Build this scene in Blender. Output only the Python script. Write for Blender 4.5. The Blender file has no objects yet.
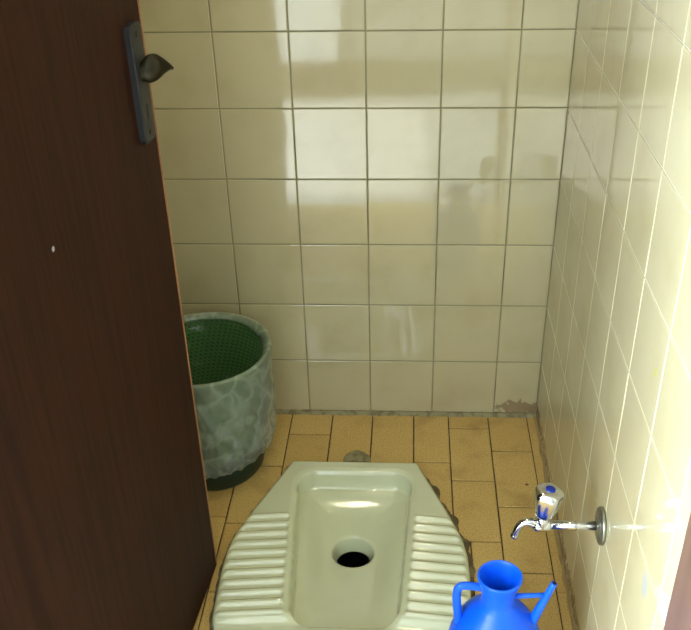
import bpy, bmesh, math, random
from mathutils import Vector, Matrix, noise
random.seed(7)
C = bpy.context.scene.collection
PI = math.pi

# ------------------------------------------------------------------ helpers
def lin(c):
    return tuple(((v/255)/12.92 if v/255 <= .04045 else (((v/255)+.055)/1.055)**2.4) for v in c) + (1.0,)

def obj(name, bm, m=None, parent=None, smooth=False):
    me = bpy.data.meshes.new(name)
    bm.normal_update(); bm.to_mesh(me); bm.free()
    if m:
        for k in (m if isinstance(m, (list, tuple)) else [m]): me.materials.append(k)
    if smooth:
        for p in me.polygons: p.use_smooth = True
    o = bpy.data.objects.new(name, me); C.objects.link(o)
    if parent: o.parent = parent
    return o

def tag(o, label, cat, group=None):
    o['label'] = label; o['category'] = cat
    if group: o['group'] = group
    return o

def thing(name, label, cat):
    o = bpy.data.objects.new(name, None); C.objects.link(o)
    o.empty_display_size = .05
    return tag(o, label, cat)

def struct(name, bm, m, **k):
    o = obj(name, bm, m, **k); o['kind'] = 'structure'; return o

def box(bm, x0, x1, y0, y1, z0, z1, mi=0):
    vs = [bm.verts.new(p) for p in ((x0,y0,z0),(x1,y0,z0),(x1,y1,z0),(x0,y1,z0),(x0,y0,z1),(x1,y0,z1),(x1,y1,z1),(x0,y1,z1))]
    fs = [bm.faces.new([vs[i] for i in f]) for f in ((0,3,2,1),(4,5,6,7),(0,1,5,4),(1,2,6,5),(2,3,7,6),(3,0,4,7))]
    for f in fs: f.material_index = mi
    return fs

def new(): return bmesh.new()

def loft(bm, rings, close=True, cap0=False, cap1=False):
    """rings: lists of points, equal length"""
    R = [[bm.verts.new(p) for p in r] for r in rings]
    n = len(R[0])
    for a, b in zip(R, R[1:]):
        for i in range(n if close else n-1):
            j = (i+1) % n
            bm.faces.new((a[i], a[j], b[j], b[i]))
    if cap0: bm.faces.new(list(reversed(R[0])))
    if cap1: bm.faces.new(R[-1])
    return R

def lathe(bm, prof, n=48, cx=0, cy=0, cap0=False, cap1=False):
    rings = [[(cx+r*math.cos(2*PI*i/n), cy+r*math.sin(2*PI*i/n), z) for i in range(n)] for r, z in prof]
    return loft(bm, rings, True, cap0, cap1)

def tube(bm, pts, rad, n=16, cap=True, flat=1.0):
    pts = [Vector(p) for p in pts]
    if not isinstance(rad, (list, tuple)): rad = [rad]*len(pts)
    rings = []; prev = None
    for i, p in enumerate(pts):
        t = (pts[min(i+1, len(pts)-1)] - pts[max(i-1, 0)]).normalized()
        if prev is None:
            a = Vector((0,0,1)) if abs(t.z) < .9 else Vector((0,1,0))
            u = t.cross(a).normalized()
        else:
            u = (prev - t*prev.dot(t)).normalized()
        prev = u; v = t.cross(u)
        rings.append([p + u*math.cos(2*PI*k/n)*rad[i] + v*math.sin(2*PI*k/n)*rad[i]*flat for k in range(n)])
    loft(bm, rings, True, cap, cap)

def bez(ps, n=10):
    """Catmull-Rom through ps"""
    ps = [Vector(p) for p in ps]; o = []
    P = [2*ps[0]-ps[1]] + ps + [2*ps[-1]-ps[-2]]
    for i in range(1, len(P)-2):
        a, b, c, d = P[i-1:i+3]
        for k in range(n):
            t = k/n
            o.append(.5*((2*b)+(c-a)*t+(2*a-5*b+4*c-d)*t*t+(-a+3*b-3*c+d)*t**3))
    o.append(ps[-1]); return o

def sstep(a, b, x):
    t = max(0, min(1, (x-a)/(b-a))); return t*t*(3-2*t)

# ------------------------------------------------------------------ materials
class M:
    def __init__(s, name, col, rough=.5, metal=0, spec=.5, coat=0, coat_rough=.05):
        s.m = bpy.data.materials.new(name); s.m.use_nodes = True
        s.t = s.m.node_tree; s.N = s.t.nodes; s.L = s.t.links
        s.b = s.N['Principled BSDF']
        s.b.inputs['Base Color'].default_value = lin(col)
        s.b.inputs['Roughness'].default_value = rough
        s.b.inputs['Metallic'].default_value = metal
        s.b.inputs['Specular IOR Level'].default_value = spec
        s.b.inputs['Coat Weight'].default_value = coat
        s.b.inputs['Coat Roughness'].default_value = coat_rough
        s.tc = s.N.new('ShaderNodeTexCoord'); s.col = None
        s.base = lin(col)
    def pos(s, scale=(1,1,1)):
        n = s.N.new('ShaderNodeMapping'); n.inputs['Scale'].default_value = scale
        s.L.new(s.tc.outputs['Object'], n.inputs['Vector']); return n.outputs[0]
    def noise(s, sc, detail=3, rough=.5, scale=(1,1,1), dist=0):
        n = s.N.new('ShaderNodeTexNoise'); n.inputs['Scale'].default_value = sc
        n.inputs['Detail'].default_value = detail; n.inputs['Roughness'].default_value = rough
        n.inputs['Distortion'].default_value = dist
        s.L.new(s.pos(scale), n.inputs['Vector']); return n.outputs['Fac']
    def ramp(s, fac, a, b):
        n = s.N.new('ShaderNodeMapRange'); n.clamp = True; n.interpolation_type = 'SMOOTHSTEP'
        n.inputs['From Min'].default_value = a; n.inputs['From Max'].default_value = b
        s.L.new(fac, n.inputs['Value']); return n.outputs[0]
    def math(s, op, a, b=None):
        n = s.N.new('ShaderNodeMath'); n.operation = op
        for i, v in enumerate((a, b)):
            if v is None: continue
            if isinstance(v, (int, float)): n.inputs[i].default_value = v
            else: s.L.new(v, n.inputs[i])
        return n.outputs[0]
    def mix(s, fac, col, amt=1.0):
        """lay colour col over the base where fac"""
        n = s.N.new('ShaderNodeMix'); n.data_type = 'RGBA'
        f = s.math('MULTIPLY', fac, amt)
        s.L.new(f, n.inputs['Factor'])
        if s.col is None: n.inputs['A'].default_value = s.base
        else: s.L.new(s.col, n.inputs['A'])
        if isinstance(col, tuple): n.inputs['B'].default_value = lin(col)
        else: s.L.new(col, n.inputs['B'])
        s.col = n.outputs['Result']; s.L.new(s.col, s.b.inputs['Base Color'])
        return s
    def island(s, col, amt):
        g = s.N.new('ShaderNodeNewGeometry'); return s.mix(g.outputs['Random Per Island'], col, amt)
    def spot(s, p, r, edge=.3, squash=(1,1,1), nz=0, nscale=60):
        sub = s.N.new('ShaderNodeVectorMath'); sub.operation = 'SUBTRACT'
        s.L.new(s.tc.outputs['Object'], sub.inputs[0]); sub.inputs[1].default_value = p
        mul = s.N.new('ShaderNodeVectorMath'); mul.operation = 'MULTIPLY'
        s.L.new(sub.outputs[0], mul.inputs[0]); mul.inputs[1].default_value = squash
        ln = s.N.new('ShaderNodeVectorMath'); ln.operation = 'LENGTH'
        s.L.new(mul.outputs[0], ln.inputs[0]); d = ln.outputs['Value']
        if nz:
            d = s.math('ADD', d, s.math('MULTIPLY', s.math('SUBTRACT', s.noise(nscale, 4), .5), nz))
        return s.ramp(d, r, r*(1-edge))
    def bump(s, h, strength=.2, dist=.001):
        n = s.N.new('ShaderNodeBump'); n.inputs['Strength'].default_value = strength
        n.inputs['Distance'].default_value = dist
        if 'prev' in s.__dict__: s.L.new(s.prev, n.inputs['Normal'])
        s.L.new(h, n.inputs['Height']); s.prev = n.outputs[0]
        s.L.new(s.prev, s.b.inputs['Normal']); return s
    def rough(s, fac, a, b):
        n = s.N.new('ShaderNodeMapRange'); n.inputs['To Min'].default_value = a; n.inputs['To Max'].default_value = b
        s.L.new(fac, n.inputs['Value']); s.L.new(n.outputs[0], s.b.inputs['Roughness']); return s

XR, XL = .403, -.56           # inner faces of the right and left walls
YF = -1.32                    # corridor face of the front wall

wall_tile = M('glazed_beige_wall_tile', (190,180,142), .10, spec=.95)
wall_tile.island((200,190,154), .35).mix(wall_tile.ramp(wall_tile.noise(9,4), .45, .75), (170,156,114), .35)
# brown peeled area low in the right corner of the back wall
st = wall_tile.spot((.362,0,.022), .055, .12, (1,.0,2.8), .12, 70)
wall_tile.mix(st, (112,84,56), .6)
st_refl = wall_tile.spot((.403,-.03,.012), .07, .9, (1,.8,2.2), .05, 40)  # reflection of the peeled area, painted at the foot of the right wall
wall_tile.mix(st_refl, (120,98,70), .45)
wall_tile.mix(wall_tile.spot((.403,-.872,.679), .006, .4, (1,1,.7)), (190,190,60), .8)
wall_tile.mix(wall_tile.spot((.403,-.99,.424), .016, .6, (1,1,.6), .01), (150,170,190), .5)
wall_tile.bump(wall_tile.noise(14, 2), .05, .0025)
wall_tile.rough(wall_tile.noise(30, 4), .02, .09)

grout = M('olive_wall_grout', (140,136,104), .85)
grout.mix(grout.ramp(grout.noise(7,4), .45, .7), (98,94,66), .7)
grout_light = M('pale_wall_grout', (196,190,165), .8)
grout_light.mix(grout_light.ramp(grout_light.noise(9,3), .5, .8), (130,122,90), .5)

floor_tile = M('ochre_floor_tile', (204,174,106), .45, spec=.35)
floor_tile.island((190,156,90), .6).mix(floor_tile.ramp(floor_tile.noise(300,2), .45, .7), (150,112,52), .55)
floor_tile.mix(floor_tile.ramp(floor_tile.noise(11,5), .5, .75), (140,112,62), .45)
floor_tile.mix(floor_tile.spot((.355,-.268,0), .005, .4), (60,44,24), .8)
floor_tile.bump(floor_tile.noise(180, 3), .25, .001)
floor_grout = M('dark_floor_grout', (74,60,34), .95)
floor_grout.mix(floor_grout.ramp(floor_grout.noise(20,4), .4, .7), (120,102,62), .6)

cement = M('grey_cement', (148,142,108), .9)
cement.mix(cement.ramp(cement.noise(60,5), .45, .65), (112,102,74), .8).bump(cement.noise(120,5), .6, .002)
ochre_mortar = M('ochre_mortar', (150,128,82), .9)
ochre_mortar.mix(ochre_mortar.ramp(ochre_mortar.noise(25,4), .5, .75), (118,100,62), .6)
grime = M('dark_dirty_mortar', (98,86,58), .95)
grime.mix(grime.ramp(grime.noise(45,5), .48, .6), (128,118,84), .85).bump(grime.noise(150,5), .7, .002)

ceramic = M('glazed_pan_ceramic', (208,212,176), .09, spec=.6, coat=.5, coat_rough=.04)
ceramic.mix(ceramic.ramp(ceramic.noise(14,4), .5, .8), (192,196,156), .35).bump(ceramic.noise(22,2), .06, .002)
black = M('black_drain', (8,8,7), .3)
drain = M('drain_throat_ceramic', (150,150,142), .2)

wood = M('dark_brown_door_wood', (54,30,20), .6, spec=.08)
grain = wood.noise(26, 6, .65, (1.0, 3.0, .12), .6)
wood.mix(wood.ramp(grain, .42, .62), (38,21,14), .75)
fine = wood.noise(160, 3, .6, (1.0, 2.2, .05))
wood.mix(wood.ramp(fine, .5, .7), (38,20,12), .55)
wood.mix(wood.spot((.001, .385, .862), .0045, .5, (0,1,1), .003, 200), (190,190,200), .9)
wood.bump(fine, .15, .001)
lipping = M('tan_edge_veneer', (158,108,66), .5)
lipping.mix(lipping.ramp(lipping.noise(40,4,.6,(1,1,.1)), .4, .7), (120,74,42), .7)
frame_wood = M('brown_frame_wood', (104,78,62), .5)
frame_wood.mix(frame_wood.ramp(frame_wood.noise(40,5,.6,(1,1,.06)), .4, .7), (82,60,46), .6)

bronze = M('dull_bronze', (48,43,28), .38, metal=.85)
bronze.mix(bronze.ramp(bronze.noise(60,4), .45, .7), (46,42,32), .8)
steel_edge = M('dark_grey_handle_plate', (40,40,42), .45, metal=.4)
steel_edge.mix(steel_edge.ramp(steel_edge.noise(70,4), .5, .75), (40,42,48), .6)
hole_black = M('keyhole_black', (6,6,6), .6)

green = M('green_basket_plastic', (78,128,60), .38)
base_green = M('deep_green_base_plastic', (18,46,32), .4)
shade_green = M('shaded_green_basket_recess', (34,74,36), .35)  # darker copy of the basket green, paints shade into the dimples
chrome = M('chrome', (205,205,205), .12, metal=1)
chrome.rough(chrome.noise(70,4), .06, .26)
flange_m = M('worn_chrome_flange', (150,148,134), .3, metal=.9)
flange_m.mix(flange_m.ramp(flange_m.noise(90,4), .5, .7), (70,68,58), .6)
blue_reflection = M('dark_blue_knob_reflection', (10,40,140), .25)  # reflection of the blue jug in the knob, painted as a disc
yellow_reflection = M('yellow_knob_reflection', (214,206,60), .3)  # tone for the floor's yellow reflection in the knob, not assigned
blue = M('blue_jug_plastic', (6,92,236), .36, spec=.4)
blue.b.inputs['Subsurface Weight'].default_value = .0
blue.bump(blue.noise(30,2), .08, .002)

plaster = M('grey_painted_plaster', (160,162,160), .8)
plaster.bump(plaster.noise(120,3), .1, .001)
corr_floor_m = M('pale_corridor_floor', (222,220,210), .35)
corr_floor_m.island((205,203,194), .5)
ceil_paint = M('white_ceiling_paint', (190,186,172), .8)
white_paint = M('white_gloss_paint', (236,236,232), .4)
dark_plinth = M('brown_plinth', (70,52,38), .5)

# translucent bin liner
def film_mat(name, lo, hi, crease):
  film = bpy.data.materials.new(name); film.use_nodes = True
  nt = film.node_tree; nt.nodes.clear()
  out = nt.nodes.new('ShaderNodeOutputMaterial')
  tr = nt.nodes.new('ShaderNodeBsdfTransparent'); tr.inputs[0].default_value = (.90,.95,.90,1)
  df = nt.nodes.new('ShaderNodeBsdfDiffuse'); df.inputs[0].default_value = lin((232,238,228))
  tl = nt.nodes.new('ShaderNodeBsdfTranslucent'); tl.inputs[0].default_value = lin((232,238,228))
  gl = nt.nodes.new('ShaderNodeBsdfGlossy'); gl.inputs['Roughness'].default_value = .22
  a1 = nt.nodes.new('ShaderNodeMixShader'); a1.inputs[0].default_value = .45
  nt.links.new(df.outputs[0], a1.inputs[1]); nt.links.new(tl.outputs[0], a1.inputs[2])
  tc = nt.nodes.new('ShaderNodeTexCoord')
  wn = nt.nodes.new('ShaderNodeTexNoise'); wn.inputs['Scale'].default_value = 7; wn.inputs['Detail'].default_value = 2
  nt.links.new(tc.outputs['Object'], wn.inputs['Vector'])
  wm = nt.nodes.new('ShaderNodeVectorMath'); wm.operation = 'MULTIPLY_ADD'; wm.inputs[1].default_value = (.34,.30,.22)
  nt.links.new(wn.outputs['Color'], wm.inputs[0]); nt.links.new(tc.outputs['Object'], wm.inputs[2])
  vo = nt.nodes.new('ShaderNodeTexVoronoi'); vo.feature = 'DISTANCE_TO_EDGE'; vo.inputs['Scale'].default_value = 13
  nt.links.new(wm.outputs[0], vo.inputs['Vector'])
  cre = nt.nodes.new('ShaderNodeMapRange'); cre.inputs['From Min'].default_value = .0; cre.inputs['From Max'].default_value = .16
  cre.inputs['To Min'].default_value = crease; cre.inputs['To Max'].default_value = 0
  nt.links.new(vo.outputs['Distance'], cre.inputs['Value'])
  vor = nt.nodes.new('ShaderNodeTexNoise'); vor.noise_type = 'RIDGED_MULTIFRACTAL'
  vor.inputs['Scale'].default_value = 13; vor.inputs['Detail'].default_value = 3
  nt.links.new(tc.outputs['Object'], vor.inputs['Vector'])
  mr = nt.nodes.new('ShaderNodeMapRange'); mr.inputs['From Min'].default_value = .1; mr.inputs['From Max'].default_value = 1.3
  mr.inputs['To Min'].default_value = lo; mr.inputs['To Max'].default_value = hi
  nt.links.new(vor.outputs['Fac'], mr.inputs['Value'])
  a2 = nt.nodes.new('ShaderNodeMixShader')
  ad = nt.nodes.new('ShaderNodeMath'); ad.operation = 'ADD'; ad.use_clamp = True
  nt.links.new(mr.outputs[0], ad.inputs[0]); nt.links.new(cre.outputs[0], ad.inputs[1])
  nt.links.new(ad.outputs[0], a2.inputs[0]); nt.links.new(tr.outputs[0], a2.inputs[1]); nt.links.new(a1.outputs[0], a2.inputs[2])
  a3 = nt.nodes.new('ShaderNodeMixShader'); a3.inputs[0].default_value = .06
  nt.links.new(a2.outputs[0], a3.inputs[1]); nt.links.new(gl.outputs[0], a3.inputs[2])
  bp = nt.nodes.new('ShaderNodeBump'); bp.inputs['Strength'].default_value = .5; bp.inputs['Distance'].default_value = .004
  bp.inputs['Strength'].default_value = .6; bp.inputs['Distance'].default_value = .02
  nt.links.new(vo.outputs['Distance'], bp.inputs['Height'])
  for s_ in (df, tl, gl): nt.links.new(bp.outputs[0], s_.inputs['Normal'])
  nt.links.new(a3.outputs[0], out.inputs[0])
  return film
film_thin = film_mat('clear_bin_liner_film', .04, .20, .04)
film_crumpled = film_mat('crumpled_bin_liner_film', .30, .58, .17)

# ------------------------------------------------------------------ room shell
def tile(bm, O, U, V, N, u0, u1, v0, v1, g=.0012, ch=.0014, tilt=.0012, t=.004):
    """a chamfered tile; its face lies in the plane O + uU + vV, N points to the room"""
    a, b = random.uniform(-tilt, tilt), random.uniform(-tilt, tilt)
    uc, vc = (u0+u1)/2, (v0+v1)/2
    u0 += g; u1 -= g; v0 += g; v1 -= g
    if u1-u0 < .006 or v1-v0 < .006: return
    def P(u, v, h): return O + U*u + V*v + N*(h + (u-uc)*a*2 + (v-vc)*b*2)
    rings = []
    for ins, h in ((0,-t), (0,-ch), (ch*.35,-ch*.3), (ch,0)):
        rings.append([bm.verts.new(P(u,v,h)) for u, v in ((u0+ins,v0+ins),(u1-ins,v0+ins),(u1-ins,v1-ins),(u0+ins,v1-ins))])
    for r, s in zip(rings, rings[1:]):
        for i in range(4):
            j = (i+1) % 4; bm.faces.new((r[i], r[j], s[j], s[i]))
    bm.faces.new(rings[-1])

S = .15
def cuts(a, b, origin=0.0):
    k = math.ceil((a-origin)/S + 1e-6); o = [a]
    while origin+k*S < b-1e-6: o.append(origin+k*S); k += 1
    return o+[b]

HT = 2.40
# back wall: faces -y
bm = new()
box(bm, XL-.1, XR+.1, .0012, .10, -.10, HT, 1)
zc = cuts(0, HT)
xc = cuts(XL, XR)
for u0, u1 in zip(xc, xc[1:]):
    for v0, v1 in zip(zc, zc[1:]):
        tile(bm, Vector((0,0,0)), Vector((1,0,0)), Vector((0,0,1)), Vector((0,-1,0)), u0, u1, v0, v1)
bmesh.ops.recalc_face_normals(bm, faces=bm.faces)
struct('wall_back', bm, [wall_tile.m, grout.m])
# right wall: faces -x
bm = new()
box(bm, XR+.0012, XR+.10, -1.087, .0, -.10, HT, 1)
yc = cuts(-1.087, 0)
for u0, u1 in zip(yc, yc[1:]):
    for v0, v1 in zip(zc, zc[1:]):
        tile(bm, Vector((XR,0,0)), Vector((0,1,0)), Vector((0,0,1)), Vector((-1,0,0)), u0, u1, v0, v1)
bmesh.ops.recalc_face_normals(bm, faces=bm.faces)
struct('wall_right', bm, [wall_tile.m, grout_light.m])
# left wall
bm = new()
box(bm, XL-.10, XL-.0012, -1.24, 0, -.10, HT, 1)
yc = cuts(-1.24, 0)
for u0, u1 in zip(yc, yc[1:]):
    for v0, v1 in zip(zc, zc[1:]):
        tile(bm, Vector((XL,0,0)), Vector((0,1,0)), Vector((0,0,1)), Vector((1,0,0)), u0, u1, v0, v1)
bmesh.ops.recalc_face_normals(bm, faces=bm.faces)
struct('wall_left', bm, [wall_tile.m, grout.m])

# front wall with the doorway (left pier, right pier, head)
bm = new()
box(bm, -1.5, -.385, YF, -1.24, 0, HT)
box(bm, .45, 1.6, YF, -1.24, 0, HT)
box(bm, -.385, .45, YF, -1.24, 2.06, HT)
struct('wall_front', bm, plaster.m)
# brown wooden frame round the doorway
bm = new()
box(bm, .402, .45, -1.32, -1.0875, 0, 2.06)
box(bm, .388, .402, -1.32, -1.24, 0, 2.06)
struct('trim_1', bm, frame_wood.m)
bm = new()
box(bm, -.395, -.383, -1.32, -1.20, 0, 2.06)
box(bm, -.385, -.358, -1.32, -1.262, 0, 2.06)
struct('trim_2', bm, frame_wood.m)
bm = new(); box(bm, -.358, .388, -1.32, -1.24, 2.02, 2.06); struct('trim_3', bm, frame_wood.m)
# ceiling
bm = new(); box(bm, -1.6, 1.7, -2.75, .1, HT, HT+.1); struct('ceiling', bm, ceil_paint.m)

# corridor behind the camera
bm = new()
xs = [-1.5+.3*i for i in range(11)]; ys = [-2.70+.3*i for i in range(5)]+[-1.32]
box(bm, -1.5, 1.6, -2.7, YF, -.1, -.002)
for a, b in zip(xs, xs[1:]+[1.6]):
    for c, d in zip(ys, ys[1:]):
        if b > a: tile(bm, Vector((0,0,0)), Vector((1,0,0)), Vector((0,1,0)), Vector((0,0,1)), a, b, c, d, tilt=.0005)
struct('floor_corridor', bm, corr_floor_m.m)
bm = new(); box(bm, -1.5, 1.6, -2.8, -2.7, 0, HT); struct('wall_corridor', bm, plaster.m)
bm = new(); box(bm, -1.5, 1.6, -2.7, -2.685, 0, .17); struct('baseboard_corridor', bm, dark_plinth.m)
bm = new(); box(bm, 1.6, 1.7, -2.8, -1.24, 0, HT); struct('wall_corridor_right', bm, plaster.m)
bm = new()          # left corridor wall with a tall window opening
box(bm, -1.6, -1.5, -2.8, -2.65, 0, HT); box(bm, -1.6, -1.5, -1.45, -1.24, 0, HT)
box(bm, -1.6, -1.5, -2.65, -1.45, 0, .75); box(bm, -1.6, -1.5, -2.65, -1.45, 2.15, HT)
struct('wall_corridor_left', bm, plaster.m)
bm = new()
for z in (.75, 2.11): box(bm, -1.57, -1.53, -2.65, -1.45, z, z+.04)
for y in (-2.65, -2.07, -1.49): box(bm, -1.57, -1.53, y, y+.04, .79, 2.11)
struct('window_1', bm, white_paint.m)
bm = new(); box(bm, -.98, -.24, -2.7, -2.66, .17, 2.0); box(bm, -.98, -.24, -2.7, -2.655, .0, .17, 1)
struct('added_white_panel', bm, [white_paint.m, dark_plinth.m])  # unseen white panel, added to give the back wall a bright reflection

# ------------------------------------------------------------------ squat pan outline
PCX = -.028
HW = [(-.213,.124),(-.2145,.136),(-.2175,.142),(-.223,.1465),(-.245,.154),(-.31,.179),(-.375,.2045),(-.43,.224),(-.46,.234),
      (-.51,.2425),(-.56,.2445),(-.62,.2435),(-.68,.241),(-.705,.238),(-.725,.231),(-.735,.220),(-.740,.205)]
def hw(y):
    if y >= HW[0][0]: return HW[0][1]
    for (y0,w0),(y1,w1) in zip(HW, HW[1:]):
        if y1 <= y <= y0: return w0+(w1-w0)*(y0-y)/(y0-y1)
    return HW[-1][1]
def outline(off=0.0, n=1):
    """closed list of (x,y) round the pan, pushed out by off"""
    ys = [y for y,_ in HW]
    L = [(PCX-w, y) for y,w in HW]; Rr = [(PCX+w, y) for y,w in HW]
    pts = L + Rr[::-1]            # down the left side, up the right side
    # resample
    seg = []; tot = 0
    for i in range(len(pts)):
        a, b = pts[i], pts[(i+1)%len(pts)]; d = math.dist(a,b); seg.append((a,b,d)); tot += d
    N = int(tot/.006); o = []
    for k in range(N):
        s = tot*k/N
        for a,b,d in seg:
            if s <= d: o.append((a[0]+(b[0]-a[0])*s/d, a[1]+(b[1]-a[1])*s/d)); break
            s -= d
    if off:
        r = []
        for i,(x,y) in enumerate(o):
            a, b = o[i-1], o[(i+1)%len(o)]
            tx, ty = b[0]-a[0], b[1]-a[1]; l = math.hypot(tx,ty)
            f = off(x,y) if callable(off) else off
            r.append((x-ty/l*f*-1 if False else x+ty/l*(-f)*1.0, y+tx/l*f*1.0) if False else (x+ty/l*f, y-tx/l*f))
        # orientation check: must grow when f > 0
        o = r
    return o
def outward_sign():
    a = outline(); b = outline(.01)
    area = lambda p: abs(sum(p[i-1][0]*p[i][1]-p[i][0]*p[i-1][1] for i in range(len(p))))
    return 1 if area(b) > area(a) else -1
SG = outward_sign()

# floor: ochre tiles over dark grout, cut out under the pan
bm = new()
cols = [(-.492,-.392,-.05),(-.392,-.292,-.196),(-.292,-.192,-.216),(-.192,-.092,-.093),(-.092,.006,-.215),(.006,.106,-.215),
        (.106,.190,-.193),(.190,.286,-.060),(.286,.380,-.147),(.380,.403,-.11)]
cols.insert(0, (XL,-.492,-.12))
for x0, x1, j in cols:
    p = .197 if x0 < .37 else .16
    ys = [-.0]
    k = 0
    while j - k*p > -1.315: ys.append(j-k*p); k += 1
    ys.append(-1.32)
    for a, b in zip(ys, ys[1:]):
        if x0 == .190 and abs(a+.454) < .012:       # one tile cut in two beside the pan
            tile(bm, Vector((0,0,0)), Vector((1,0,0)), Vector((0,1,0)), Vector((0,0,1)), x0, .2225, b, a, g=.0014, tilt=.002)
            x0b = .2225
        else: x0b = x0
        tile(bm, Vector((0,0,0)), Vector((1,0,0)), Vector((0,1,0)), Vector((0,0,1)), x0b, x1, b, a, g=.0014 if x0 < .37 else .0008, ch=.0016, tilt=.003)
nt_ = len(bm.faces)
for f in bm.faces: f.material_index = 0
box(bm, XL-.05, XR+.05, -1.32, .05, -.012, -.0022, 1)
bmesh.ops.recalc_face_normals(bm, faces=bm.faces)
fl = struct('floor', bm, [floor_tile.m, floor_grout.m])
# cut the tiles and the bed where the pan sits (tiles are open shells: delete + box bed handled by bisecting)
def cut_floor(o):
    me = o.data; b = bmesh.new(); b.from_mesh(me)
    poly = outline(-.010*SG)
    # coarse convex-ish outline for bisecting
    keep = [poly[i] for i in range(0, len(poly), 4)]
    n = len(keep)
    # refine faces near the pan by knife planes along every outline edge
    for i in range(n):
        p, q = Vector((*keep[i],0)), Vector((*keep[(i+1)%n],0))
        d = q-p; nor = Vector((d.y,-d.x,0)).normalized()
        lo = min(p.x,q.x)-.004, min(p.y,q.y)-.004; hi = max(p.x,q.x)+.004, max(p.y,q.y)+.004
        geom = []
        for f in b.faces:
            bx = [v.co.x for v in f.verts]; by = [v.co.y for v in f.verts]
            if max(bx) >= lo[0] and min(bx) <= hi[0] and max(by) >= lo[1] and min(by) <= hi[1]: geom.append(f)
        es = {e for f in geom for e in f.edges}; vs = {v for f in geom for v in f.verts}
        bmesh.ops.bisect_plane(b, geom=list(geom)+list(es)+list(vs), plane_co=p, plane_no=nor, dist=1e-6)
    def inside(x, y):
        c = False
        for i in range(n):
            (x1,y1),(x2,y2) = keep[i], keep[(i+1)%n]
            if (y1 > y) != (y2 > y) and x < (x2-x1)*(y-y1)/(y2-y1)+x1: c = not c
        return c
    kill = [f for f in b.faces if inside(*f.calc_center_median().xy)]
    bmesh.ops.delete(b, geom=kill, context='FACES')
    b.to_mesh(me); b.free()
cut_floor(fl)

# cement fillets where walls meet the floor
bm = new()
n = 90
def fill(bm, P0, P1, inward, w=.013, h=.007, seed=0):
    P0, P1 = Vector(P0), Vector(P1); rings = []
    for i in range(n+1):
        p = P0.lerp(P1, i/n); k = noise.noise(p*26+Vector((seed,0,0)))*.0035; k2 = noise.noise(p*60+Vector((seed,5,0)))*.002
        rings.append([p+Vector((0,0,-.001)), p+Vector((0,0,h+k2)), p+inward*((w+k)*.35)+Vector((0,0,(h+k2)*.75)), p+inward*(w+k)+Vector((0,0,-.001))])
    loft(bm, rings, False)
fill(bm, (XL,-.0005,0), (XR,-.0005,0), Vector((0,-1,0)))
struct('trim_4', bm, cement.m, smooth=True)
bm = new(); fill(bm, (XR-.0005,0,0), (XR-.0005,-1.087,0), Vector((-1,0,0)), .007, .006, 3)
struct('trim_5', bm, ochre_mortar.m, smooth=True)

# ------------------------------------------------------------------ squat toilet
toilet = thing('squat_toilet', 'pale glazed ceramic squat toilet pan with ribbed footrests set in the tiled floor', 'toilet')
def sd_basin(x, y):
    """signed distance to the rounded trapezoid of the basin, negative inside"""
    r = .045
    P = [(-.128+r*1.02, -.250-r), (.128-r*1.02, -.250-r), (.095-r*.75, -.694+r), (-.095+r*.75, -.694+r)]
    X = x-PCX-.004; d = 1e9; ins = True
    for i in range(4):
        a, b = P[i], P[(i+1)%4]
        ex, ey = b[0]-a[0], b[1]-a[1]; wx, wy = X-a[0], y-a[1]
        t = max(0, min(1, (wx*ex+wy*ey)/(ex*ex+ey*ey)))
        d = min(d, math.hypot(wx-ex*t, wy-ey*t))
        if ex*wy-ey*wx > 0: ins = False
    return (-d if ins else d) - r
HX, HY, HR = -.021, -.427, .046
def zpan(x, y):
    edge = min(hw(y)-abs(x-PCX), .999)
    dy = min(-.213-y, y+.7402)
    e = max(0.0, min(edge, dy))
    z = .017 - .013*sstep(-.672, -.700, y + .10*(abs(x-PCX)-.125))
    z -= .009*(1-math.sqrt(max(0, 1-(1-min(e/.010,1))**2)))
    s = sd_basin(x, y)
    # footrest ribs
    yy = y + .10*(abs(x-PCX)-.125)
    mask = sstep(.008, .015, s)*sstep(.006, .014, edge)*sstep(-.392,-.398,yy)*sstep(-.677,-.671,yy)
    ph = (yy+.3985)/.0273
    z += mask*(.0074*(.5+.5*math.cos(2*PI*ph))**1.15 - .0040)
    # basin
    z -= .003*sstep(.012, 0, s)
    if s < 0:
        t = -s
        wall = .044*min(1, .25*sstep(0,.004,t)+.75*min(1,max(0,t-.0015)/.0065))
        fy = (y-HY)
        d = math.hypot((x-HX)*.8, fy)
        deep = .030*(1-min(1, d/.20))**1.0 + .0
        bowl = .008*sstep(.008, .075, t)
        z -= wall + bowl + deep*sstep(.008,.065,t)
        z -= .003*sstep(HR+.004, HR, math.hypot(x-HX, fy))
    return z
bm = new()
NX, NY = 190, 214
ys = []
for i in range(NY+1): ys.append(-.213 - (.527)*i/NY)
grid = []
for y in ys:
    w = hw(y); row = []
    for i in range(NX+1):
        u = -1+2*i/NX
        x = PCX + w*u
        row.append(bm.verts.new((x, y, zpan(x, y))))
    grid.append(row)
hole_v = set()
for j in range(NY):
    for i in range(NX):
        q = (grid[j][i], grid[j+1][i], grid[j+1][i+1], grid[j][i+1])
        cx = sum(v.co.x for v in q)/4; cy = sum(v.co.y for v in q)/4
        if math.hypot(cx-HX, cy-HY) < HR: hole_v.update(q); continue
        bm.faces.new(q)
bm.verts.index_update()
loopv = [v for v in hole_v if v.link_faces]
for v in [v for v in hole_v if not v.link_faces]: bm.verts.remove(v)
zh = zpan(HX+HR, HY)
for v in loopv:
    a = math.atan2(v.co.y-HY, v.co.x-HX)
    v.co.x = HX+HR*math.cos(a); v.co.y = HY+HR*math.sin(a); v.co.z = zpan(v.co.x+.002*math.cos(a), v.co.y+.002*math.sin(a))
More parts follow.
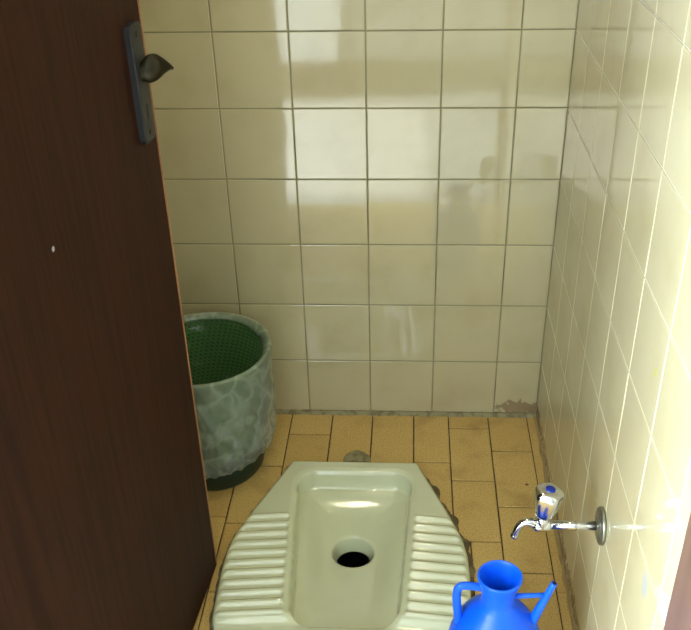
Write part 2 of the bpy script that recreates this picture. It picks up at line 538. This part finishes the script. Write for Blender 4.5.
# throat
loopv.sort(key=lambda v: math.atan2(v.co.y-HY, v.co.x-HX))
prev = loopv
zm = sum(v.co.z for v in loopv)/len(loopv)
for r, dz in ((.0445,-.003),(.0425,-.009),(.040,-.020),(.037,-.034)):
    cur = [bm.verts.new((HX+r*math.cos(math.atan2(v.co.y-HY,v.co.x-HX)), HY+r*math.sin(math.atan2(v.co.y-HY,v.co.x-HX)), zm*min(1,.4-dz*30)+v.co.z*(1-min(1,.4-dz*30))+dz)) for v in loopv]
    for i in range(len(prev)):
        j = (i+1) % len(prev)
        bm.faces.new((prev[i], prev[j], cur[j], cur[i]))
    prev = cur
# skirt
border = grid[0][:] + [r[-1] for r in grid[1:]] + grid[-1][-2::-1] + [r[0] for r in grid[-2:0:-1]]
low = [bm.verts.new((v.co.x, v.co.y, -.03)) for v in border]
for i in range(len(border)):
    j = (i+1) % len(border); bm.faces.new((border[i], low[i], low[j], border[j]))
bmesh.ops.recalc_face_normals(bm, faces=bm.faces)
obj('pan', bm, ceramic.m, toilet, smooth=True)
bm = new()
lathe(bm, [(.0368, zm-.032), (.036,zm-.05), (.036, zm-.16), (.001, zm-.161)], 40, HX, HY)
o = obj('drain_pipe', bm, black.m, toilet, smooth=True); o['label'] = 'black drain opening'
# dirty mortar joint round the pan
def w_out(x, y):
    n1 = noise.noise(Vector((x*38, y*38, 1.3))); n2 = noise.noise(Vector((x*120, y*120, 4.1)))
    base = .0035 + .0035*max(0, n1+.25) + .0022*n2
    if x > PCX+.12 and -.56 < y < -.24: base += .011*sstep(-.24,-.30,y)*(.55+.9*n1)*sstep(-.56,-.52,y)
    if y > -.219: base *= .6
    return SG*max(.0015, base)
a = outline(-.003*SG); b = outline(w_out); c = outline(lambda x, y: w_out(x, y)+.0015*SG)
bm = new()
loft(bm, [[(x,y,.004) for x,y in a], [(x,y,.0035+.001*noise.noise(Vector((x*90,y*90,0)))) for x,y in b], [(x,y,-.0015) for x,y in c]])
bmesh.ops.recalc_face_normals(bm, faces=bm.faces)
o = obj('mortar_joint', bm, grime.m, toilet, smooth=True); o['label'] = 'dark dirty mortar edge'

# small lump of cement behind the pan
bm = new(); rings = []
for r, h in ((.031,-.001),(.030,.0015),(.026,.0035),(.016,.0045),(.001,.005)):
    rings.append([(-.024+r*math.cos(t)*(1+.10*math.sin(3*t)), -.200+r*1.5*math.sin(t) if math.sin(t) > 0 else -.200, h) for t in [2*PI*i/40 for i in range(40)]])
loft(bm, rings); bmesh.ops.remove_doubles(bm, verts=bm.verts, dist=1e-5)
bmesh.ops.recalc_face_normals(bm, faces=bm.faces)
tag(obj('cement_patch', bm, cement.m, smooth=True), 'small grey half round cement patch on the floor behind the squat toilet', 'cement patch')

# ------------------------------------------------------------------ door leaf
A = Vector((-.284,-.545,0)); B = Vector((-.342,-1.245,0)); W = (B-A).length
# local frame: y' runs from free edge to hinge, x' points to the room (right), z' up
d = (B-A).normalized(); nx = Vector((-d.y, d.x, 0))
if nx.x < 0: nx = -nx
door_mat = Matrix(((nx.x, d.x, 0, A.x),(nx.y, d.y, 0, A.y),(0,0,1,.01),(0,0,0,1)))
bm = new(); box(bm, -.036, 0, .0035, W, 0, 2.0)
bmesh.ops.bevel(bm, geom=bm.edges[:], offset=.0012, segments=2, affect='EDGES')
door = struct('door_1', bm, wood.m); door.matrix_world = door_mat
bm = new(); box(bm, -.036, -.0002, 0, .0055, .0, 2.0)
# narrow tan strip wrapping the free edge
box(bm, -.0002, .0008, .0, .0048, .0, 2.0)
o = obj('edge_strip', bm, lipping.m, door); o['label'] = 'tan veneer strip on the free edge'
# handle plate: long rounded plate on the room face
def rrect(y0, y1, z0, z1, r, n=6):
    o = []
    for cy, cz, a0 in ((y1-r,z1-r,0),(y0+r,z1-r,PI/2),(y0+r,z0+r,PI),(y1-r,z0+r,1.5*PI)):
        for k in range(n+1):
            a = a0+PI/2*k/n; o.append((cy+r*math.cos(a), cz+r*math.sin(a)))
    return o
PY0, PY1, PZ0, PZ1 = .030, .072, .875, 1.036
bm = new()
rings = []
for ins, x in ((0,0),(0,.008),(.0015,.0095),(.004,.010)):
    rings.append([(x,y,z) for y,z in rrect(PY0+ins, PY1-ins, PZ0+ins, PZ1-ins, .009-ins)])
R = loft(bm, rings, True, False, True)
bmesh.ops.recalc_face_normals(bm, faces=bm.faces)
pl = obj('handle_plate', bm, steel_edge.m, door); pl['label'] = 'long dark grey metal handle plate'
for z in (PZ0+.014, PZ1-.014):
    bm = new(); tube(bm, [(.0095,.051,z),(.0112,.051,z)], .0042, 14); obj('screw', bm, bronze.m, pl)
bm = new(); tube(bm, [(.0098,.051,.925),(.0104,.051,.925)], .0045, 16); box(bm, .0098,.0104,.049,.053,.908,.925)
o = obj('keyhole', bm, hole_black.m, pl); o['label'] = 'black keyhole'
# short horn-shaped lever
bm = new()
pts = bez([(.008,.050,.972),(.018,.049,.975),(.027,.044,.977),(.033,.036,.977),(.038,.026,.974),(.040,.018,.970)], 8)
n_ = len(pts); rings = []
for i, p in enumerate(pts):
    t = i/(n_-1)
    hz = .0095+.0075*math.sin(PI*min(1,t*1.25))**1.0 if t < .8 else .0168*(1-t)/.2*.75+.003
    hz = .014 + .005*sstep(0,.25,t) - .0155*sstep(.3,1,t)
    wd = .0095 - .0045*t
    tg = (pts[min(i+1,n_-1)]-pts[max(i-1,0)]).normalized()
    sd_ = tg.cross(Vector((0,0,1))).normalized()
    rings.append([p+sd_*wd*math.cos(2*PI*k/20)+Vector((0,0,1))*hz*math.sin(2*PI*k/20) for k in range(20)])
loft(bm, rings, True, True, True); bmesh.ops.recalc_face_normals(bm, faces=bm.faces)
o = obj('door_handle', bm, bronze.m, door, smooth=True); o['label'] = 'short curved dull bronze lever handle'
# hinges on the far side
for z in (.25, 1.7):
    bm = new(); tube(bm, [(.004,W+.004,z),(.004,W+.004,z+.09)], .006, 12); obj('hinge', bm, steel_edge.m, door)

# ------------------------------------------------------------------ waste bin with liner
BX, BY, BH, BR, BB = -.346, -.200, .300, .141, .110
bin_ = thing('waste_bin', 'green plastic basket waste bin lined with a clear bag behind the open door', 'waste bin')
bin_.location = (BX, BY+.001, 0); bin_.scale = (.968, 1.04, 1)
def br(z): return BB + (BR-BB)*(z/BH)
bm = new()      # lattice wall: skewed grid, closed dimples painted darker as shaded holes
NU, NV = 70, 24
z0, z1 = .075, .290
g = [[bm.verts.new((br(z0+(z1-z0)*j/NV)*math.cos(2*PI*(i+j*.8)/NU), br(z0+(z1-z0)*j/NV)*math.sin(2*PI*(i+j*.8)/NU), z0+(z1-z0)*j/NV)) for i in range(NU)] for j in range(NV+1)]
fs = [bm.faces.new((g[j][i], g[j][(i+1)%NU], g[j+1][(i+1)%NU], g[j+1][i])) for j in range(NV) for i in range(NU)]
bmesh.ops.recalc_face_normals(bm, faces=bm.faces)
bmesh.ops.inset_individual(bm, faces=fs, thickness=.0021, depth=-.0, use_even_offset=True)
for f in fs: f.material_index = 1
bmesh.ops.inset_individual(bm, faces=fs, thickness=.0004, depth=.0026)
o = obj('lattice_wall', bm, [green.m, shade_green.m], bin_)
o['label'] = 'green lattice basket wall'
bm = new()
lathe(bm, [(.004,.003),(BB-.006,.003),(BB-.003,.008),(br(.078)-.0035,.078),(br(.078)-.0005,.078),(BB+.001,.006),(BB-.003,.0),(.004,.0)], 64)
bmesh.ops.recalc_face_normals(bm, faces=bm.faces)
o = obj('base', bm, base_green.m, bin_, smooth=True); o['label'] = 'dark green solid base'
bm = new()
lathe(bm, [(br(.288)-.001,.288),(br(.292)-.0010,.293),(BR-.001,.300),(BR+.001,.302),(BR+.0035,.300),(BR+.0035,.294),(BR+.0025,.292),(BR+.003,.296),(br(.288)+.0015,.288),(br(.288)-.001,.288)], 96)
bmesh.ops.recalc_face_normals(bm, faces=bm.faces)
obj('rim', bm, green.m, bin_, smooth=True)
# liner: lines the inside, folds over the rim and hangs down outside
bm = new(); n = 320; rings = []
prof = [(.0,.02,0),(.09,.012,.004),(br(.05)-.008,.05,.004),(br(.10)-.006,.10,.004),(br(.16)-.005,.16,.003),(br(.22)-.004,.22,.003),(br(.27)-.004,.27,.002),
        (BR-.004,.298,.001),(BR+.002,.3065,.0004),(BR+.009,.303,.0004),(BR+.009,.290,.0008),(BR+.008,.270,.002),(BR+.008,.24,.0045),(BR+.008,.21,.006),
        (BR+.008,.18,.007),(BR+.006,.15,.008),(BR+.005,.12,.009),(BR+.003,.095,.009),(BR-.003,.072,.008),(BR-.014,.055,.007)]
full = []
for (r0,zz0,a0),(r1,zz1,a1) in zip(prof, prof[1:]):
    for k in range(5):
        t = k/5; full.append((r0+(r1-r0)*t, zz0+(zz1-zz0)*t, a0+(a1-a0)*t))
full.append(prof[-1])
outer_start = 9*5
for idx, (r, z, a) in enumerate(full):
    ring = []
    for i in range(n):
        th = 2*PI*i/n
        q = Vector((math.cos(th)*2.2, math.sin(th)*2.2, z*9))
        f = noise.noise(q+Vector((3,1,0)))*1.2 + noise.noise(q*2.3)*.8
        cr = abs(noise.noise(Vector((math.cos(th)*5+z*14, math.sin(th)*5, z*16+2))))
        cr2 = abs(noise.noise(Vector((math.cos(th)*9-z*20, math.sin(th)*9+z*12, z*30+9))))
        rr = r + a*(f*.75 - cr*1.1) if idx < outer_start else r + a*(max(-.6, f*.45)+.35-cr*1.5-cr2*1.0)
        zz = z
        if idx > outer_start:      # uneven hem
            k = (idx-outer_start)/(len(full)-1-outer_start)
            zz += k*(.016*noise.noise(Vector((math.cos(th)*1.6, math.sin(th)*1.6, 7.7))) + .006*noise.noise(Vector((math.cos(th)*7, math.sin(th)*7, 2.2))))
        ring.append((max(.0005,rr)*math.cos(th), max(.0005,rr)*math.sin(th), zz))
    rings.append(ring)
loft(bm, rings[:outer_start-3])
o = obj('bag_lining', bm, film_thin, bin_, smooth=True); o['label'] = 'clear plastic bag lining the inside'
def inner(i, k):      # uneven free edge of the fold inside the opening
    th = 2*PI*i/n; dz = (.018+.022*noise.noise(Vector((math.cos(th)*2, math.sin(th)*2, 4)))+.008*noise.noise(Vector((math.cos(th)*8, math.sin(th)*8, 1))))*k*(.06+1.3*max(0, math.cos(th+.45))**1.5)
    r_ = BR-.0075-dz*.12; return (r_*math.cos(th), r_*math.sin(th), .296-dz)
bm = new(); loft(bm, [[inner(i, k) for i in range(n)] for k in (1, .66, .33, 0)] + rings[outer_start-4:])
o = obj('bag_fold', bm, film_crumpled, bin_, smooth=True); o['label'] = 'whitish crumpled bag folded down over the rim'

# ------------------------------------------------------------------ tap
tap = thing('water_tap', 'chrome water tap sticking out from the right tiled wall above the blue jug', 'tap')
tap.location = (XR, -.747, .309)
def T(x, y, z): return (x-XR, y, z-.309)          # world x,z to tap space
bm = new()
prof = [(.0, .0305), (.003,.0315), (.0055,.030), (.0075,.026), (.0095,.018), (.0105,.0085)]
rings = [[(-h-.0005, r*math.cos(t), r*math.sin(t)) for t in [2*PI*i/48 for i in range(48)]] for h, r in [(0,.0300)]+prof]
loft(bm, rings, True, False, True); bmesh.ops.recalc_face_normals(bm, faces=bm.faces)
o = obj('wall_flange', bm, flange_m.m, tap, smooth=True); o['label'] = 'round dull chrome wall flange'
bm = new()
tube(bm, [(-.009,0,0),(-.040,0,0),(-.085,0,0)], [.0074,.0074,.0074], 24)
obj('inlet_pipe', bm, chrome.m, tap, smooth=True)
bm = new()      # body with vertical boss and curved spout
tube(bm, [(-.082,0,0),(-.084,0,0),(-.088,0,0),(-.104,0,-.001),(-.110,0,.001)], [.0074,.009,.0105,.011,.009], 24)
tube(bm, [(-.096,0,-.008),(-.096,0,0),(-.096,0,.014),(-.096,0,.017)], [.006,.0105,.0100,.0085], 24)
sp = bez([(-.100,0,-.001),(-.109,0,.003),(-.118,0,.0055),(-.126,0,.0035),(-.132,0,-.004),(-.136,0,-.015),(-.1385,0,-.027)], 8)
tube(bm, sp, [.0088-.0026*sstep(0,.55,i/(len(sp)-1)) + (.0006 if i > len(sp)-5 else 0) for i in range(len(sp))], 24)
obj('tap_spout', bm, chrome.m, tap, smooth=True)
# fluted knob, leaning a little to the wall
bm = new(); kn = Matrix.Translation((-.0965,0,.014)) @ Matrix.Rotation(math.radians(7), 4, 'Y') @ Matrix.Scale(1.18, 4)
rings = []
for z, r, fl_ in ((0,.007,0),(.004,.0085,0),(.007,.013,.3),(.012,.0155,1),(.026,.0185,1),(.040,.0205,1),(.046,.0195,.8),(.0495,.016,.3),(.0505,.011,0)):
    rings.append([kn @ Vector(((r*(1-.13*fl_*(.5-.5*math.cos(5*t))))*math.cos(t), (r*(1-.13*fl_*(.5-.5*math.cos(5*t))))*math.sin(t), z)) for t in [2*PI*i/60 for i in range(60)]])
loft(bm, rings, True, True, True); bmesh.ops.recalc_face_normals(bm, faces=bm.faces)
knob = obj('tap_knob', bm, chrome.m, tap, smooth=True); knob['label'] = 'fluted chrome tap knob'
bm = new(); rings = [[kn @ Vector((r*math.cos(t), r*math.sin(t), z)) for t in [2*PI*i/32 for i in range(32)]] for z, r in ((.0502,.0068),(.0515,.0068),(.052,.0055))]
loft(bm, rings, True, False, True); bmesh.ops.recalc_face_normals(bm, faces=bm.faces)
o = obj('knob_reflection', bm, blue_reflection.m, knob, smooth=True); o['label'] = 'dark blue reflection painted as a disc on the knob'

# ------------------------------------------------------------------ jug
JX, JY, JH = .238, -.817, .270
jug = thing('water_jug', 'bright blue plastic water jug with loop handle and thin spout under the tap', 'jug')
jug.location = (JX, JY, 0)
bm = new()
outp = [(.0,.004),(.050,.003),(.058,.0),(.062,.004),(.066,.020),(.0745,.060),(.078,.095),(.0765,.125),(.069,.152),(.056,.176),(.042,.193),(.0305,.206),(.0265,.216),(.0262,.224),(.0275,.236),(.0305,.250),(.034,.262),(.0355,.2675),(.0352,.2705),(.033,.2715),(.031,.269)]
inp = [(.0285,.262),(.0255,.250),(.0225,.236),(.0215,.222),(.022,.214),(.027,.205),(.039,.190),(.053,.173),(.066,.150),(.0735,.124),(.075,.095),(.0715,.060),(.062,.010),(.0,.008)]
def cr1(P, n=4): return [(max(.0003,v.x), v.y*.975) for v in bez([(a,b,0) for a,b in P], n)]
lathe(bm, cr1(outp+inp, 4), 72)
bmesh.ops.recalc_face_normals(bm, faces=bm.faces)
obj('body', bm, blue.m, jug, smooth=True)
bm = new()
hp = bez([(-.024,0,.2370),(-.039,0,.2395),(-.054,0,.2405),(-.0615,0,.2380),(-.0655,0,.2280),(-.0655,0,.208),(-.0630,0,.182),(-.0615,0,.158)], 8)
tube(bm, hp, .0060, 16, flat=1.15); obj('handle', bm, blue.m, jug, smooth=True)
bm = new()
spt = [Vector((.0560,0,.158)), Vector((.0640,0,.183)), Vector((.0735,0,.213)), Vector((.0855,0,.2500))]
spp = bez(spt, 8)
tube(bm, spp, [.0088-.0038*i/(len(spp)-1) for i in range(len(spp))], 18)
sp_o = obj('spout', bm, blue.m, jug, smooth=True); sp_o['label'] = 'thin straight blue spout'
bm = new(); tube(bm, [(.0855,0,.2495),(.0858,0,.2505)], .0034, 12); o = obj('spout_hole', bm, hole_black.m, sp_o); o['label'] = 'dark spout opening'
bm = new(); tube(bm, [(.024,0,.2200),(.045,0,.2215),(.0765,0,.2240)], [.0046,.0040,.0038], 14); obj('spout_brace', bm, blue.m, jug, smooth=True)

# ------------------------------------------------------------------ light
w = bpy.data.worlds.new('sky'); bpy.context.scene.world = w; w.use_nodes = True
bg = w.node_tree.nodes['Background']; bg.inputs[0].default_value = (.70,.84,1,1); bg.inputs[1].default_value = 3.0
def area(name, loc, rot, sx, sy, p, col):
    l = bpy.data.lights.new(name, 'AREA'); l.shape = 'RECTANGLE'; l.size = sx; l.size_y = sy; l.energy = p; l.color = col
    o = bpy.data.objects.new(name, l); C.objects.link(o); o.location = loc; o.rotation_euler = rot; return o
area('daylight_window', (-1.49,-2.05,1.45), (0, math.radians(-90), 0), 1.3, 1.1, 430, (.74,.87,1))
sl = bpy.data.lights.new('sun', 'SUN'); sl.energy = 16; sl.angle = .02; sl.color = (1,.96,.88)
so = bpy.data.objects.new('sun', sl); C.objects.link(so); so.rotation_euler = Vector((1,.05,-1.23)).to_track_quat('-Z','Y').to_euler()
area('ceiling_light', (-.05,-.55,2.36), (0,0,0), .16, .16, 10, (1,.86,.62))

# ------------------------------------------------------------------ camera
cx, cy_, cz = 0.08932182, -1.88819344, 1.32227458
yaw, pitch, roll = 0.0620973344, 0.583060467, -0.0222114370
F, PX, PY = 936.694358, 358.699754, 387.285231
f = Vector((-math.sin(yaw)*math.cos(pitch), math.cos(yaw)*math.cos(pitch), -math.sin(pitch)))
r = Vector((math.cos(yaw), math.sin(yaw), 0)); u = r.cross(f)
r2 = r*math.cos(roll)+u*math.sin(roll); u2 = -r*math.sin(roll)+u*math.cos(roll)
cam = bpy.data.cameras.new('camera'); co = bpy.data.objects.new('camera', cam); C.objects.link(co)
co.matrix_world = Matrix(((r2.x,u2.x,-f.x,cx),(r2.y,u2.y,-f.y,cy_),(r2.z,u2.z,-f.z,cz),(0,0,0,1)))
cam.sensor_fit = 'HORIZONTAL'; cam.sensor_width = 36; cam.lens = 36*F/691
cam.shift_x = -(PX-345.5)/691; cam.shift_y = (PY-315)/691
cam.clip_start = .02
bpy.context.scene.camera = co
vs = bpy.context.scene.view_settings
vs.view_transform = 'Standard'; vs.look = 'None'; vs.gamma = 1; vs.exposure = -0.56; vs.use_curve_mapping = False
